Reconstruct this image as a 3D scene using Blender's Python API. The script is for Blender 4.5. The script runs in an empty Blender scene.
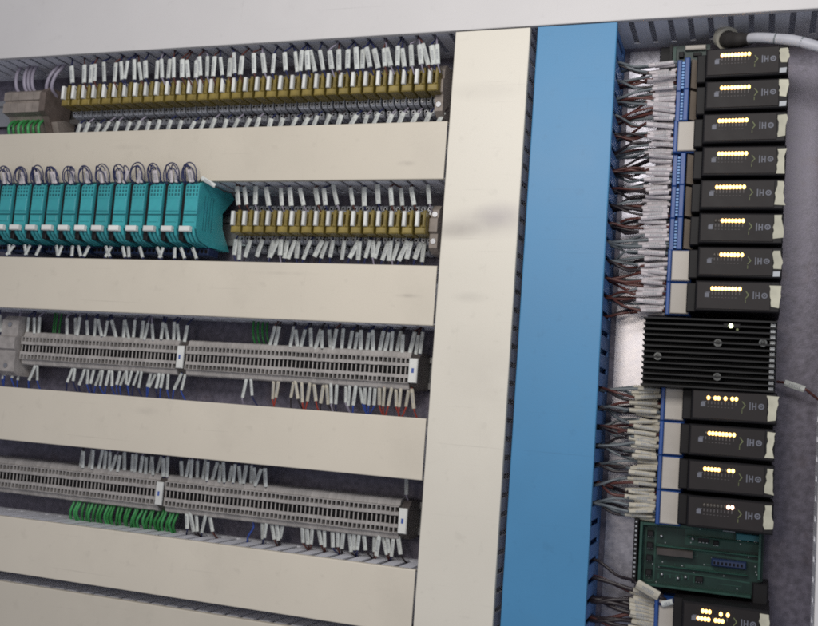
import bpy, bmesh, math, random
from mathutils import Vector, Matrix
random.seed(7)
S = bpy.context.scene
COL = S.collection
MM = 0.001

# ------------------------------------------------------------------ materials
def mat(name, col, rough=0.5, metal=0.0, var=0.10, scale=25.0, bump=0.0, bscale=300.0, spec=0.5, emit=None, estr=0.0, dirt=None, dirt_scale=6.0, stretch=(1, 1, 1), scratch=False):
    m = bpy.data.materials.new(name); m.use_nodes = True
    nt = m.node_tree; nd = nt.nodes; ln = nt.links
    b = nd['Principled BSDF']
    b.inputs['Roughness'].default_value = rough
    b.inputs['Metallic'].default_value = metal
    b.inputs['Specular IOR Level'].default_value = spec
    tc = nd.new('ShaderNodeTexCoord'); mp = nd.new('ShaderNodeMapping')
    mp.inputs['Scale'].default_value = stretch
    ln.new(tc.outputs['Object'], mp.inputs['Vector'])
    n = nd.new('ShaderNodeTexNoise'); n.inputs['Scale'].default_value = scale; n.inputs['Detail'].default_value = 6
    ln.new(mp.outputs['Vector'], n.inputs['Vector'])
    r = nd.new('ShaderNodeValToRGB')
    r.color_ramp.elements[0].position = 0.3; r.color_ramp.elements[1].position = 0.7
    r.color_ramp.elements[0].color = tuple(c * (1 - var) for c in col) + (1,)
    r.color_ramp.elements[1].color = tuple(min(1, c * (1 + var)) for c in col) + (1,)
    ln.new(n.outputs['Fac'], r.inputs['Fac'])
    out = r.outputs['Color']
    # every object its own slight shade
    oi = nd.new('ShaderNodeObjectInfo'); mr = nd.new('ShaderNodeMapRange')
    mr.inputs['To Min'].default_value = 0.84; mr.inputs['To Max'].default_value = 1.08
    ln.new(oi.outputs['Random'], mr.inputs['Value'])
    mx = nd.new('ShaderNodeMix'); mx.data_type = 'RGBA'; mx.blend_type = 'MULTIPLY'; mx.inputs['Factor'].default_value = 1
    ln.new(out, mx.inputs['A']); ln.new(mr.outputs['Result'], mx.inputs['B']); out = mx.outputs['Result']
    if dirt:
        n2 = nd.new('ShaderNodeTexNoise'); n2.inputs['Scale'].default_value = dirt_scale; n2.inputs['Detail'].default_value = 10; n2.inputs['Roughness'].default_value = 0.65
        ln.new(mp.outputs['Vector'], n2.inputs['Vector'])
        r2 = nd.new('ShaderNodeValToRGB'); r2.color_ramp.elements[0].position = 0.56; r2.color_ramp.elements[1].position = 0.74
        r2.color_ramp.elements[0].color = (0, 0, 0, 1); r2.color_ramp.elements[1].color = (1, 1, 1, 1)
        ln.new(n2.outputs['Fac'], r2.inputs['Fac'])
        mul = nd.new('ShaderNodeMath'); mul.operation = 'MULTIPLY'; mul.inputs[1].default_value = dirt[3]
        ln.new(r2.outputs['Color'], mul.inputs[0])
        m2 = nd.new('ShaderNodeMix'); m2.data_type = 'RGBA'
        ln.new(mul.outputs['Value'], m2.inputs['Factor']); ln.new(out, m2.inputs['A']); m2.inputs['B'].default_value = (*dirt[:3], 1)
        out = m2.outputs['Result']
    if scratch:
        for st, pos, colr, amt in (((3, 1, 150), .70, .55, .30), ((120, 1, 4), .73, .6, .22), ((26, 1, 26), .66, .62, .16)):
            mp2 = nd.new('ShaderNodeMapping'); mp2.inputs['Scale'].default_value = st; mp2.inputs['Rotation'].default_value = (0, .06, 0)
            ln.new(tc.outputs['Object'], mp2.inputs['Vector'])
            n3 = nd.new('ShaderNodeTexNoise'); n3.inputs['Scale'].default_value = 3.0; n3.inputs['Detail'].default_value = 7; n3.inputs['Roughness'].default_value = .6
            ln.new(mp2.outputs['Vector'], n3.inputs['Vector'])
            r3 = nd.new('ShaderNodeMapRange'); r3.inputs['From Min'].default_value = pos - .06; r3.inputs['From Max'].default_value = pos + .05; r3.inputs['To Max'].default_value = amt
            ln.new(n3.outputs['Fac'], r3.inputs['Value'])
            m3 = nd.new('ShaderNodeMix'); m3.data_type = 'RGBA'
            ln.new(r3.outputs['Result'], m3.inputs['Factor']); ln.new(out, m3.inputs['A']); m3.inputs['B'].default_value = tuple(c * colr for c in col) + (1,)
            out = m3.outputs['Result']
    ln.new(out, b.inputs['Base Color'])
    if metal > 0.3 or rough < 0.6:
        mr2 = nd.new('ShaderNodeMapRange'); mr2.inputs['To Min'].default_value = rough - 0.08; mr2.inputs['To Max'].default_value = rough + 0.10
        ln.new(n.outputs['Fac'], mr2.inputs['Value']); ln.new(mr2.outputs['Result'], b.inputs['Roughness'])
    if bump:
        nb = nd.new('ShaderNodeTexNoise'); nb.inputs['Scale'].default_value = bscale; nb.inputs['Detail'].default_value = 4
        ln.new(mp.outputs['Vector'], nb.inputs['Vector'])
        bp = nd.new('ShaderNodeBump'); bp.inputs['Strength'].default_value = bump; bp.inputs['Distance'].default_value = 0.001
        ln.new(nb.outputs['Fac'], bp.inputs['Height']); ln.new(bp.outputs['Normal'], b.inputs['Normal'])
    if emit:
        b.inputs['Emission Color'].default_value = (*emit, 1); b.inputs['Emission Strength'].default_value = estr
    return m

def smudge(m, spots, soft=0.0):
    """Soft marks blended into the colour at given places of the cover (object coordinates)."""
    nt = m.node_tree; nd = nt.nodes; ln = nt.links; b = nd['Principled BSDF']
    src = b.inputs['Base Color'].links[0].from_socket
    tc = nd.new('ShaderNodeTexCoord')
    nz = nd.new('ShaderNodeTexNoise'); nz.inputs['Scale'].default_value = 60; nz.inputs['Detail'].default_value = 8
    ln.new(tc.outputs['Object'], nz.inputs['Vector'])
    for (x, z, sx, sz, amt, col) in spots:
        mp = nd.new('ShaderNodeMapping'); mp.vector_type = 'POINT'
        mp.inputs['Location'].default_value = (-x * MM / (sx * MM), 0, -z * MM / (sz * MM))
        mp.inputs['Scale'].default_value = (1 / (sx * MM), 0, 1 / (sz * MM))
        ln.new(tc.outputs['Object'], mp.inputs['Vector'])
        le = nd.new('ShaderNodeVectorMath'); le.operation = 'LENGTH'; ln.new(mp.outputs['Vector'], le.inputs[0])
        mr = nd.new('ShaderNodeMapRange'); mr.interpolation_type = 'SMOOTHSTEP'
        mr.inputs['From Min'].default_value = 0.1; mr.inputs['From Max'].default_value = 1.0
        mr.inputs['To Min'].default_value = amt; mr.inputs['To Max'].default_value = 0
        ln.new(le.outputs['Value'], mr.inputs['Value'])
        mu = nd.new('ShaderNodeMath'); mu.operation = 'MULTIPLY'; ln.new(mr.outputs['Result'], mu.inputs[0])
        mr3 = nd.new('ShaderNodeMapRange'); mr3.inputs['From Min'].default_value = 0.25; mr3.inputs['From Max'].default_value = 0.65; mr3.inputs['To Min'].default_value = soft
        ln.new(nz.outputs['Fac'], mr3.inputs['Value']); ln.new(mr3.outputs['Result'], mu.inputs[1])
        mx = nd.new('ShaderNodeMix'); mx.data_type = 'RGBA'; ln.new(mu.outputs['Value'], mx.inputs['Factor'])
        ln.new(src, mx.inputs['A']); mx.inputs['B'].default_value = (*col, 1); src = mx.outputs['Result']
    ln.new(src, b.inputs['Base Color'])

GRIME = (0.16, 0.14, 0.13)
M = {}
M['cream'] = mat('cream_plastic', (0.66, 0.625, 0.53), 0.42, var=0.03, scale=9, bump=0.04, bscale=500, dirt=(0.42, 0.38, 0.31, 0.22), scratch=True, dirt_scale=7)
M['cream2'] = mat('cream_plastic_marked', (0.69, 0.645, 0.55), 0.40, var=0.03, scale=9, bump=0.04, bscale=500, dirt=(0.45, 0.41, 0.34, 0.2), scratch=True, dirt_scale=7)
M['white_cover'] = mat('pale_grey_plastic', (0.71, 0.685, 0.67), 0.42, var=0.03, scale=9, bump=0.04, bscale=500, dirt=(0.45, 0.43, 0.42, 0.2), scratch=True, dirt_scale=6)
M['grey_body'] = mat('duct_grey', (0.78, 0.78, 0.83), 0.5, var=0.06, scale=40)
M['blue'] = mat('blue_plastic', (0.058, 0.225, 0.415), 0.45, var=0.05, scale=10, bump=0.04, bscale=500, dirt=(0.075, 0.23, 0.38, 0.45), scratch=True, dirt_scale=9)
M['blue_body'] = mat('blue_duct_wall', (0.09, 0.22, 0.50), 0.5, var=0.06, scale=40)
M['plate'] = mat('galvanised_steel', (0.150, 0.137, 0.175), 0.40, metal=0.30, var=0.30, scale=160, bump=0.12, bscale=420, dirt=(0.10, 0.060, 0.05, 0.45), dirt_scale=24)
M['alu'] = mat('bare_aluminium', (0.40, 0.39, 0.435), 0.30, metal=0.85, var=0.16, scale=180, bump=0.06, bscale=300, dirt=(0.30, 0.28, 0.29, 0.5), dirt_scale=60)
M['dustbrown'] = mat('dusty_brown', (0.13, 0.10, 0.085), 0.65, var=0.25, scale=90)
M['dimclamp'] = mat('clamp_dark', (0.07, 0.058, 0.052), 0.6, var=0.2, scale=80)
M['rail'] = mat('rail_steel', (0.50, 0.50, 0.50), 0.35, metal=0.9, var=0.1)
M['term'] = mat('terminal_grey', (0.37, 0.345, 0.325), 0.55, var=0.12, scale=120)
M['dark'] = mat('recess_shade_black', (0.008, 0.007, 0.007), 0.8, var=0.2, spec=0.1)  # near-black colour standing in for shade inside slots, holes and cavities
M['navy_plug'] = mat('plug_dull_blue', (0.010, 0.024, 0.075), 0.5, var=0.15)
M['clamp'] = mat('clamp_beige', (0.27, 0.23, 0.20), 0.6, var=0.2, scale=80)
M['dusty'] = mat('clamp_dusty_grey', (0.38, 0.35, 0.33), 0.7, var=0.2, scale=120)
M['tag'] = mat('white_tag', (0.74, 0.74, 0.70), 0.5, var=0.05, scale=60)
M['ink'] = mat('blue_ink', (0.05, 0.10, 0.35), 0.6, var=0.1)
M['ochre'] = mat('ochre_plastic', (0.215, 0.160, 0.036), 0.42, var=0.35, scale=90)
M['brown'] = mat('relay_amber', (0.13, 0.075, 0.018), 0.3, var=0.3, scale=90)
M['socket'] = mat('socket_grey', (0.36, 0.37, 0.40), 0.5, var=0.15, scale=120)
M['screw'] = mat('screw_metal', (0.45, 0.45, 0.46), 0.35, metal=0.8, var=0.15)
M['teal'] = mat('teal_plastic', (0.045, 0.34, 0.365), 0.42, var=0.10, scale=60, dirt=(0.04, 0.20, 0.30, 0.5), dirt_scale=45)
M['tealdark'] = mat('teal_recess', (0.012, 0.11, 0.13), 0.5, var=0.1)
M['plugblue'] = mat('plug_blue', (0.018, 0.07, 0.26), 0.42, var=0.12, scale=80)
M['cyan'] = mat('plug_light_edge', (0.16, 0.33, 0.62), 0.45, var=0.15, scale=200)
M['sleeve'] = mat('sleeve_white', (0.58, 0.60, 0.57), 0.5, var=0.10, scale=150)
M['sleeve_ink'] = mat('sleeve_ink', (0.30, 0.31, 0.32), 0.6, var=0.1)
M['sleeve2'] = mat('sleeve_pinkish', (0.56, 0.51, 0.52), 0.5, var=0.10, scale=150)
M['sleeve_tan'] = mat('sleeve_cream', (0.52, 0.48, 0.39), 0.5, var=0.10, scale=150)
M['w_navy'] = mat('wire_navy', (0.02, 0.025, 0.09), 0.4, var=0.1)
M['w_blue'] = mat('wire_blue', (0.03, 0.07, 0.32), 0.4, var=0.1)
M['w_red'] = mat('wire_red', (0.36, 0.05, 0.03), 0.4, var=0.1)
M['w_brown'] = mat('wire_brown', (0.11, 0.038, 0.03), 0.4, var=0.15)
M['w_grey'] = mat('wire_grey', (0.17, 0.19, 0.20), 0.45, var=0.1)
M['w_lilac'] = mat('wire_lilac', (0.32, 0.29, 0.36), 0.45, var=0.1)
M['w_dark'] = mat('wire_black', (0.028, 0.02, 0.022), 0.4, var=0.1)
M['w_green'] = mat('wire_green', (0.03, 0.22, 0.05), 0.4, var=0.25, scale=300)
M['w_green2'] = mat('wire_green_bright', (0.06, 0.32, 0.10), 0.4, var=0.25, scale=300)
M['black'] = mat('black_plastic', (0.010, 0.009, 0.010), 0.55, spec=0.25, var=0.15, bump=0.06, bscale=700)
M['face'] = mat('charcoal_face', (0.019, 0.0155, 0.0155), 0.55, var=0.12, scale=60, spec=0.25)
M['print'] = mat('grey_print', (0.15, 0.155, 0.185), 0.6, var=0.1)
M['print2'] = mat('dull_print', (0.085, 0.075, 0.075), 0.6, var=0.1)
M['printg'] = mat('green_print', (0.15, 0.17, 0.07), 0.6, var=0.1)
M['led'] = mat('led_lit', (0.9, 0.8, 0.5), 0.4, emit=(1.0, 0.52, 0.12), estr=4.6)
M['led_end'] = mat('led_status', (0.9, 0.9, 0.5), 0.4, emit=(1.0, 0.64, 0.15), estr=4.2)
M['led_red'] = mat('led_fault', (0.9, 0.6, 0.5), 0.4, emit=(1.0, 0.55, 0.38), estr=5.0)
M['led_green'] = mat('led_power', (0.8, 0.9, 0.6), 0.4, emit=(0.85, 1.0, 0.52), estr=5.0)
M['led_off'] = mat('led_unlit', (0.07, 0.06, 0.05), 0.3)
M['sticker'] = mat('sticker_yellowed', (0.50, 0.48, 0.37), 0.55, var=0.12, scale=110)
M['sticker2'] = mat('sticker_white', (0.46, 0.48, 0.50), 0.55, var=0.12, scale=110)
M['label'] = mat('label_beige', (0.46, 0.42, 0.37), 0.5, var=0.05, scale=60)
M['label2'] = mat('label_brownish', (0.235, 0.195, 0.16), 0.5, var=0.08, scale=60)
M['pcb'] = mat('circuit_green', (0.006, 0.024, 0.019), 0.40, spec=0.35, var=0.25, scale=70)
M['pcbt'] = mat('circuit_trace', (0.020, 0.062, 0.047), 0.4, spec=0.3, var=0.2, scale=120)
M['conduit'] = mat('cable_grey', (0.42, 0.42, 0.45), 0.45, var=0.08, scale=60)
M['rubber'] = mat('rubber_black', (0.025, 0.022, 0.02), 0.6, var=0.2)
M['boot'] = mat('grommet_beige', (0.42, 0.40, 0.34), 0.55, var=0.15)
M['fin'] = mat('black_anodised', (0.009, 0.009, 0.010), 0.5, spec=0.25, metal=0.0, var=0.2)
M['bare'] = mat('bare_metal', (0.42, 0.44, 0.46), 0.4, metal=0.6, var=0.25, scale=200)
M['clear'] = mat('dull_standoff', (0.07, 0.075, 0.075), 0.35, metal=0.2, var=0.5, scale=300)

# ------------------------------------------------------------------ mesh builder (millimetres; x right, d depth from the covers, z up)
class MB:
    def __init__(s): s.v, s.f, s.m, s.sm = [], [], [], []
    def add(s, vs, fs, m=0, smooth=False):
        b = len(s.v); s.v += [tuple(v) for v in vs]
        for f in fs: s.f.append([b + i for i in f]); s.m.append(m); s.sm.append(smooth)
        return s
    def box(s, x0, x1, d0, d1, z0, z1, m=0, c=0.0):
        if c <= 0:
            return s.add([(x, d, z) for x in (x0, x1) for d in (d0, d1) for z in (z0, z1)],
                         [(0, 1, 3, 2), (4, 6, 7, 5), (0, 4, 5, 1), (2, 3, 7, 6), (0, 2, 6, 4), (1, 5, 7, 3)], m)
        # front edges chamfered
        vs = [(x0, d1, z0), (x1, d1, z0), (x1, d1, z1), (x0, d1, z1),
              (x0, d0 + c, z0), (x1, d0 + c, z0), (x1, d0 + c, z1), (x0, d0 + c, z1),
              (x0 + c, d0, z0 + c), (x1 - c, d0, z0 + c), (x1 - c, d0, z1 - c), (x0 + c, d0, z1 - c)]
        fs = [(0, 3, 2, 1), (8, 9, 10, 11)]
        for a in range(4):
            e = (a + 1) % 4
            fs += [(a, e, 4 + e, 4 + a), (4 + a, 4 + e, 8 + e, 8 + a)]
        return s.add(vs, fs, m)
    def prism(s, prof, x0, x1, m=0):           # (d, z) outline pushed along x
        n = len(prof)
        vs = [(x0, d, z) for d, z in prof] + [(x1, d, z) for d, z in prof]
        fs = [tuple(range(n)), tuple(range(2 * n - 1, n - 1, -1))] + [(i, i + n, (i + 1) % n + n, (i + 1) % n) for i in range(n)]
        return s.add(vs, fs, m)
    def prismz(s, prof, z0, z1, m=0):          # (x, d) outline pushed along z
        n = len(prof)
        vs = [(x, d, z0) for x, d in prof] + [(x, d, z1) for x, d in prof]
        fs = [tuple(range(n)), tuple(range(2 * n - 1, n - 1, -1))] + [(i, i + n, (i + 1) % n + n, (i + 1) % n) for i in range(n)]
        return s.add(vs, fs, m)
    def prismd(s, prof, d0, d1, m=0):          # (x, z) outline pushed along the depth
        n = len(prof)
        vs = [(x, d0, z) for x, z in prof] + [(x, d1, z) for x, z in prof]
        fs = [tuple(range(n)), tuple(range(2 * n - 1, n - 1, -1))] + [(i, i + n, (i + 1) % n + n, (i + 1) % n) for i in range(n)]
        return s.add(vs, fs, m)
    def cyl(s, x, z, r, d0, d1, m=0, n=12, dome=0.0):
        prof = [(x + r * math.cos(2 * math.pi * i / n), z + r * math.sin(2 * math.pi * i / n)) for i in range(n)]
        if not dome: return s.prismd(prof, d0, d1, m)
        vs = [(a, d1, b) for a, b in prof] + [(a, d0 + dome, b) for a, b in prof]
        vs += [(x + (a - x) * .7, d0 + dome * .25, z + (b - z) * .7) for a, b in prof] + [(x, d0, z)]
        fs = [tuple(range(n))]
        for k in (0, 1): fs += [(k * n + i, k * n + (i + 1) % n, (k + 1) * n + (i + 1) % n, (k + 1) * n + i) for i in range(n)]
        fs += [(2 * n + i, 2 * n + (i + 1) % n, 3 * n) for i in range(n)]
        return s.add(vs, fs, m, True)
    def ring(s, x, z, r1, r0, d0, d1, m=0, n=14):
        P = []
        for r, d in ((r1, d1), (r1, d0), (r0, d0), (r0, d1)):
            P += [(x + r * math.cos(2 * math.pi * i / n), d, z + r * math.sin(2 * math.pi * i / n)) for i in range(n)]
        fs = []
        for k in range(4):
            for i in range(n):
                fs.append((k * n + i, k * n + (i + 1) % n, ((k + 1) % 4) * n + (i + 1) % n, ((k + 1) % 4) * n + i))
        return s.add(P, fs, m)
    def tube(s, pts, r, m=0, n=6, sub=4, radii=None):
        P = spline([Vector(p) for p in pts], sub) if sub > 1 else [Vector(p) for p in pts]
        k = len(P); vs = []
        up = Vector((0, 1, 0))
        for i, p in enumerate(P):
            t = (P[min(i + 1, k - 1)] - P[max(i - 1, 0)]).normalized()
            u = t.cross(up)
            u = u.normalized() if u.length > 0.05 else t.cross(Vector((0.3, 0, 1))).normalized()
            w = u.cross(t).normalized(); up = w
            rr = r if radii is None else radii[min(len(radii) - 1, int(i / max(1, k - 1) * (len(radii) - 1) + .5))]
            vs += [p + rr * (math.cos(2 * math.pi * a / n) * u + math.sin(2 * math.pi * a / n) * w) for a in range(n)]
        fs = [(i * n + a, i * n + (a + 1) % n, (i + 1) * n + (a + 1) % n, (i + 1) * n + a) for i in range(k - 1) for a in range(n)]
        s.add(vs, fs, m, True)
        return s.add(vs[:n] + vs[-n:], [tuple(range(n)), tuple(range(2 * n - 1, n - 1, -1))], m)
    def bar(s, a, b, w, t, m=0):               # rounded flat sleeve from a to b, w wide across the view, t thick
        a, b = Vector(a), Vector(b); dr = (b - a).normalized()
        dep = Vector((0, 1, 0)); u = dr.cross(dep)
        u = u.normalized() if u.length > .05 else Vector((1, 0, 0)); q = u.cross(dr).normalized()
        k = .32
        prof = [(-.5, -.5 + k), (-.5 + k, -.5), (.5 - k, -.5), (.5, -.5 + k), (.5, .5 - k), (.5 - k, .5), (-.5 + k, .5), (-.5, .5 - k)]
        vs = [e + u * (p * w) + q * (o * t) for e in (a, b) for p, o in prof]
        return s.add(vs, [tuple(range(8)), tuple(range(15, 7, -1))] + [(i, i + 8, (i + 1) % 8 + 8, (i + 1) % 8) for i in range(8)], m)
    def print_on(s, a, b, w, t, m):            # the small printed characters on a sleeve, facing out
        a, b = Vector(a), Vector(b); dr = (b - a).normalized(); L = (b - a).length
        u = dr.cross(Vector((0, 1, 0))).normalized(); q = u.cross(dr).normalized()
        if q.y > 0: q = -q
        p = .22
        while p < .74:
            h = random.uniform(.6, 1.3) / L; ww = w * random.uniform(.16, .26); off = q * (t / 2 + .06)
            c0, c1 = a.lerp(b, p) + off, a.lerp(b, p + h) + off
            s.add([c0 - u * ww, c0 + u * ww, c1 + u * ww, c1 - u * ww], [(0, 1, 2, 3)], m); p += h + .6 / L
        return s
    def build(s, name, mats, parent=None, origin=(0, 0, 0), local=False):
        """origin in mm; with a parent the coordinates are relative to the parent's own place."""
        me = bpy.data.meshes.new(name)
        o0 = Vector((0, 0, 0)) if parent is not None else Vector(origin)
        me.from_pydata([tuple((Vector(v) - o0) * MM) for v in s.v], [], s.f)
        ms = mats if isinstance(mats, (list, tuple)) else [mats]
        for q in ms: me.materials.append(M[q])
        me.polygons.foreach_set('material_index', s.m); me.polygons.foreach_set('use_smooth', s.sm)
        bm = bmesh.new(); bm.from_mesh(me); bmesh.ops.recalc_face_normals(bm, faces=bm.faces); bm.to_mesh(me); bm.free()
        o = bpy.data.objects.new(name, me); COL.objects.link(o)
        if parent is not None: o.parent = parent
        else: o.location = o0 * MM
        return o

def spline(P, sub):
    if len(P) < 3: return P
    Q = [P[0] * 2 - P[1]] + P + [P[-1] * 2 - P[-2]]; out = []
    for i in range(1, len(Q) - 2):
        a, b, c, d = Q[i - 1:i + 3]
        for k in range(sub):
            t = k / sub
            out.append(.5 * (2 * b + (c - a) * t + (2 * a - 5 * b + 4 * c - d) * t * t + (3 * b - a - 3 * c + d) * t ** 3))
    return out + [P[-1]]

def thing(name, loc, label, cat, group=None):
    o = bpy.data.objects.new(name, None); COL.objects.link(o)
    o.location = Vector(loc) * MM; o.empty_display_size = .01
    return tag(o, label, cat, group)
def tag(o, label, cat, group=None):
    o['label'] = label; o['category'] = cat
    if group: o['group'] = group
    return o
def structure(o): o['kind'] = 'structure'; return o
def copy_tree(o, parent=None):
    c = o.copy(); COL.objects.link(c)
    if parent is not None: c.parent = parent
    for ch in list(o.children): copy_tree(ch, c)
    return c
def place(proto, used, loc):
    o = proto if not used else copy_tree(proto)
    o.location = Vector(loc) * MM
    return o

# ------------------------------------------------------------------ the back plate
structure(MB().box(-1150, 260, 80, 83, -520, 640).build('back_plate', 'plate'))
tag(MB().box(-136.5, -104, 78.6, 79.9, -420, 400, 0, .4).build('mounting_plate', 'alu', None, (-120, 79.9, 0)), 'bright bare aluminium mounting plate showing between the blue duct and the black modules', 'mounting plate')

# ------------------------------------------------------------------ wiring ducts
PITCH_H, PITCH_V = 18.94, 18.6
def wall_fingers(mb, axis, a0, a1, p0, p1, pitch, phase, gap=5.6):
    """A slotted side wall between p0 and p1 thick, running along the axis from a0 to a1."""
    def bx(u0, u1, d0, d1):
        if axis == 'x': mb.box(u0, u1, d0, d1, p0, p1)
        else: mb.box(p0, p1, d0, d1, u0, u1)
    bx(a0, a1, 67, 78.4)
    k = math.floor((a0 - phase) / pitch)
    while True:
        s0, s1 = phase + k * pitch + gap / 2, phase + (k + 1) * pitch - gap / 2
        k += 1
        if s0 >= a1: break
        s0, s1 = max(s0, a0), min(s1, a1)
        if s1 - s0 < 1: continue
        bx(s0, s1, 7, 67)
        # narrowed finger tip that the cover clips on
        if s1 - s0 > 4: bx(s0 + 1.2, s1 - 1.2, 1.9, 7)
def duct(label, axis, a0, a1, b0, b1, cover, body, phase, pitch):
    t = thing('wiring_duct', ((a0 + a1) / 2, 80, (b0 + b1) / 2) if axis == 'x' else ((b0 + b1) / 2, 80, (a0 + a1) / 2), label, 'wiring duct')
    ox = t.location / MM
    c = 1.1; th = 1.7; lip = 6.0
    prof = [(lip, b0), (c, b0), (0.3, b0 + .3), (0, b0 + c), (0, b1 - c), (0.3, b1 - .3), (c, b1), (lip, b1), (lip, b1 - 1.4), (th, b1 - 1.4), (th, b0 + 1.4), (lip, b0 + 1.4)]
    m = MB()
    if axis == 'x': m.prism([(d, z) for d, z in prof], a0, a1)
    else: m.prismz([(x, d) for d, x in prof], a0, a1)
    for i, v in enumerate(m.v): m.v[i] = tuple(Vector(v) - ox)
    m.build('duct_cover', cover, t)
    m = MB()
    if axis == 'x': m.box(a0 + .5, a1 - .5, 78.4, 79.9, b0 + 1.6, b1 - 1.6)
    else: m.box(b0 + 1.6, b1 - 1.6, 78.4, 79.9, a0 + .5, a1 - .5)
    wall_fingers(m, axis, a0 + .5, a1 - .5, b0 + 1.6, b0 + 3.0, pitch, phase)
    wall_fingers(m, axis, a0 + .5, a1 - .5, b1 - 3.0, b1 - 1.6, pitch, phase)
    for i, v in enumerate(m.v): m.v[i] = tuple(Vector(v) - ox)
    m.build('slotted_body', body, t)
    return t
XE = -310.0
duct('wide pale wiring duct running across the whole top of the panel', 'x', -1120, 230, 402.5, 506, 'white_cover', 'grey_body', -128, PITCH_H)
for nm, (z0, z1), sp in (
        ('cream_a', (243, 305), [(-353, 260, 16, 4, .32, (0.25, 0.22, 0.19)), (-700, 285, 30, 5, .12, GRIME)]),
        ('cream_b', (90, 152), [(-339, 120, 20, 3, .32, (0.25, 0.22, 0.19)), (-480, 140, 60, 3, .10, GRIME)]),
        ('cream_c', (-66.5, -4.5), [(-640, -20, 30, 6, .12, GRIME)]),
        ('cream_d', (-217, -154.5), []), ('cream_e', (-303, -228), [])):
    M[nm] = mat(nm.replace('cream_', 'cream_plastic_') , (0.665, 0.603, 0.495), 0.42, var=0.03, scale=9, bump=0.04, bscale=500, dirt=(0.42, 0.38, 0.31, 0.22), scratch=True, dirt_scale=7)
    zc = (z0 + z1) / 2; xc = (-1120 + XE) / 2
    if sp: smudge(M[nm], [(x - xc, z - zc, a, b, k, c) for x, z, a, b, k, c in sp])
for nm, z0, z1, lb in (('cream_a', 243, 305, 'cream covered wiring duct between the top ochre relay row and the turquoise modules'),
                       ('cream_b', 90, 152, 'cream covered wiring duct directly under the turquoise modules'),
                       ('cream_c', -66.5, -4.5, 'cream covered wiring duct between the two grey terminal strips'),
                       ('cream_d', -217, -154.5, 'cream covered wiring duct directly under the lower grey terminal strip'),
                       ('cream_e', -303, -228, 'lowest cream wiring duct, in the bottom corner below a thin dark gap')):
    duct(lb, 'x', -1120, XE, z0, z1, nm, 'grey_body', -128, PITCH_H)
smudge(M['cream2'], [(6, 207, 60, 21, .42, (0.30, 0.27, 0.26)), (-28, 199, 38, 14, .45, (0.25, 0.22, 0.20)), (22, 216, 36, 18, .45, (0.36, 0.32, 0.33)), (-4, 130, 26, 8, .15, GRIME), (-8, 345, 60, 14, .10, GRIME), (10, 60, 50, 60, .08, GRIME)], 0.7)  # broad soft darker band first, then fainter grime spots
t = duct('tall cream vertical wiring duct with a soft dark band near its upper end', 'z', -420, 400.8, -308, -228, 'cream2', 'grey_body', 0, PITCH_V)
t = duct('tall blue vertical wiring duct with wires entering its slotted side', 'z', -420, 400.8, -220.5, -140, 'blue', 'blue_body', 0, PITCH_V)
duct('pale slotted wiring duct at the far edge of the bare steel plate', 'z', -420, 400.8, 57.5, 120, 'white_cover', 'grey_body', 4, PITCH_V)

# ------------------------------------------------------------------ rails
def rail(label, x0, x1, zc):
    t = MB().prism([(72.5, zc - 17.5), (74, zc - 17.5), (74, zc - 12.5), (78.4, zc - 12.5), (78.4, zc + 12.5), (74, zc + 12.5), (74, zc + 17.5), (72.5, zc + 17.5),
                    (72.5, zc + 11), (77, zc + 11), (77, zc - 11), (72.5, zc - 11)], x0, x1).build('mounting_rail', 'rail', None, ((x0 + x1) / 2, 79, zc))
    tag(t, label, 'rail')
Z1, Z2, Z3, Z4 = 356.0, 200.0, 44.5, -112.0
rail('steel mounting rail behind the top row of ochre relays', -1100, -318, Z1)
rail('steel mounting rail behind the turquoise modules and ochre relays', -1100, -318, Z2)
rail('steel mounting rail behind the upper grey terminal strip', -1100, -318, Z3)
rail('steel mounting rail behind the lower grey terminal strip', -1100, -318, Z4)

# ------------------------------------------------------------------ ochre relays
def make_relay():
    r = thing('plug_in_relay', (0, 72, 0), '', 'relay')     # local: x = middle, d relative to the rail front (72), z relative to the row
    m = MB()
    m.prism([(0, -26), (-13, -26), (-13, -20), (-27, -18), (-27, 18), (-13, 20), (-13, 26), (0, 26)], -6.9, 6.9, 1)
    for x in (-3.45, 3.45):
        m.prism([(-.2, -27), (-16, -27), (-18, -25), (-18, -20.4), (-13.2, -20), (-13.2, -19.6), (-26, -19.2), (-30, -18.4), (-32, -16.4), (-32, 16.4), (-30, 18.4), (-26, 19.2), (-13.2, 19.6), (-13.2, 20), (-18, 20.4), (-18, 25), (-16, 27), (-.2, 27)], x - 2.75, x + 2.75)
        for z, d in ((-14.8, -32), (14.8, -32), (-22.8, -18), (22.8, -18)):
            m.ring(x, z, 2.3, 1.3, d - 1.2, d + .2, 2)
            m.cyl(x, z, 1.25, d - .4, d + .2, 1, 8)
    m.build('relay_socket', ['socket', 'dark', 'screw'], r)
    m = MB()
    m.box(-5.8, 5.8, -57, -31.5, -12.0, -4.6, 0, 1.0)
    m.box(-5.6, 5.6, -46, -31.5, -4.6, 11.5, 1, .8)
    m.box(2.2, 5.7, -58, -46.2, -4.8, 13.4, 0, .9)
    m.box(-5.9, -1.6, -54, -46.2, -4.8, 12.0, 0, .9)
    m.box(-5.6, 5.6, -52, -46.4, 9.4, 12.4, 0, .6)
    m.box(-1.5, 1.4, -52, -46.4, -4.8, -1.5, 0, .6)
    m.build('relay_body', ['ochre', 'brown'], r)
    MB().box(-5.5, -1.7, -59.6, -54.2, -4.2, 12.0, 0, 1.0).build('name_tag', 'tag', r)
    return r
relay0 = make_relay(); used = False
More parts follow.
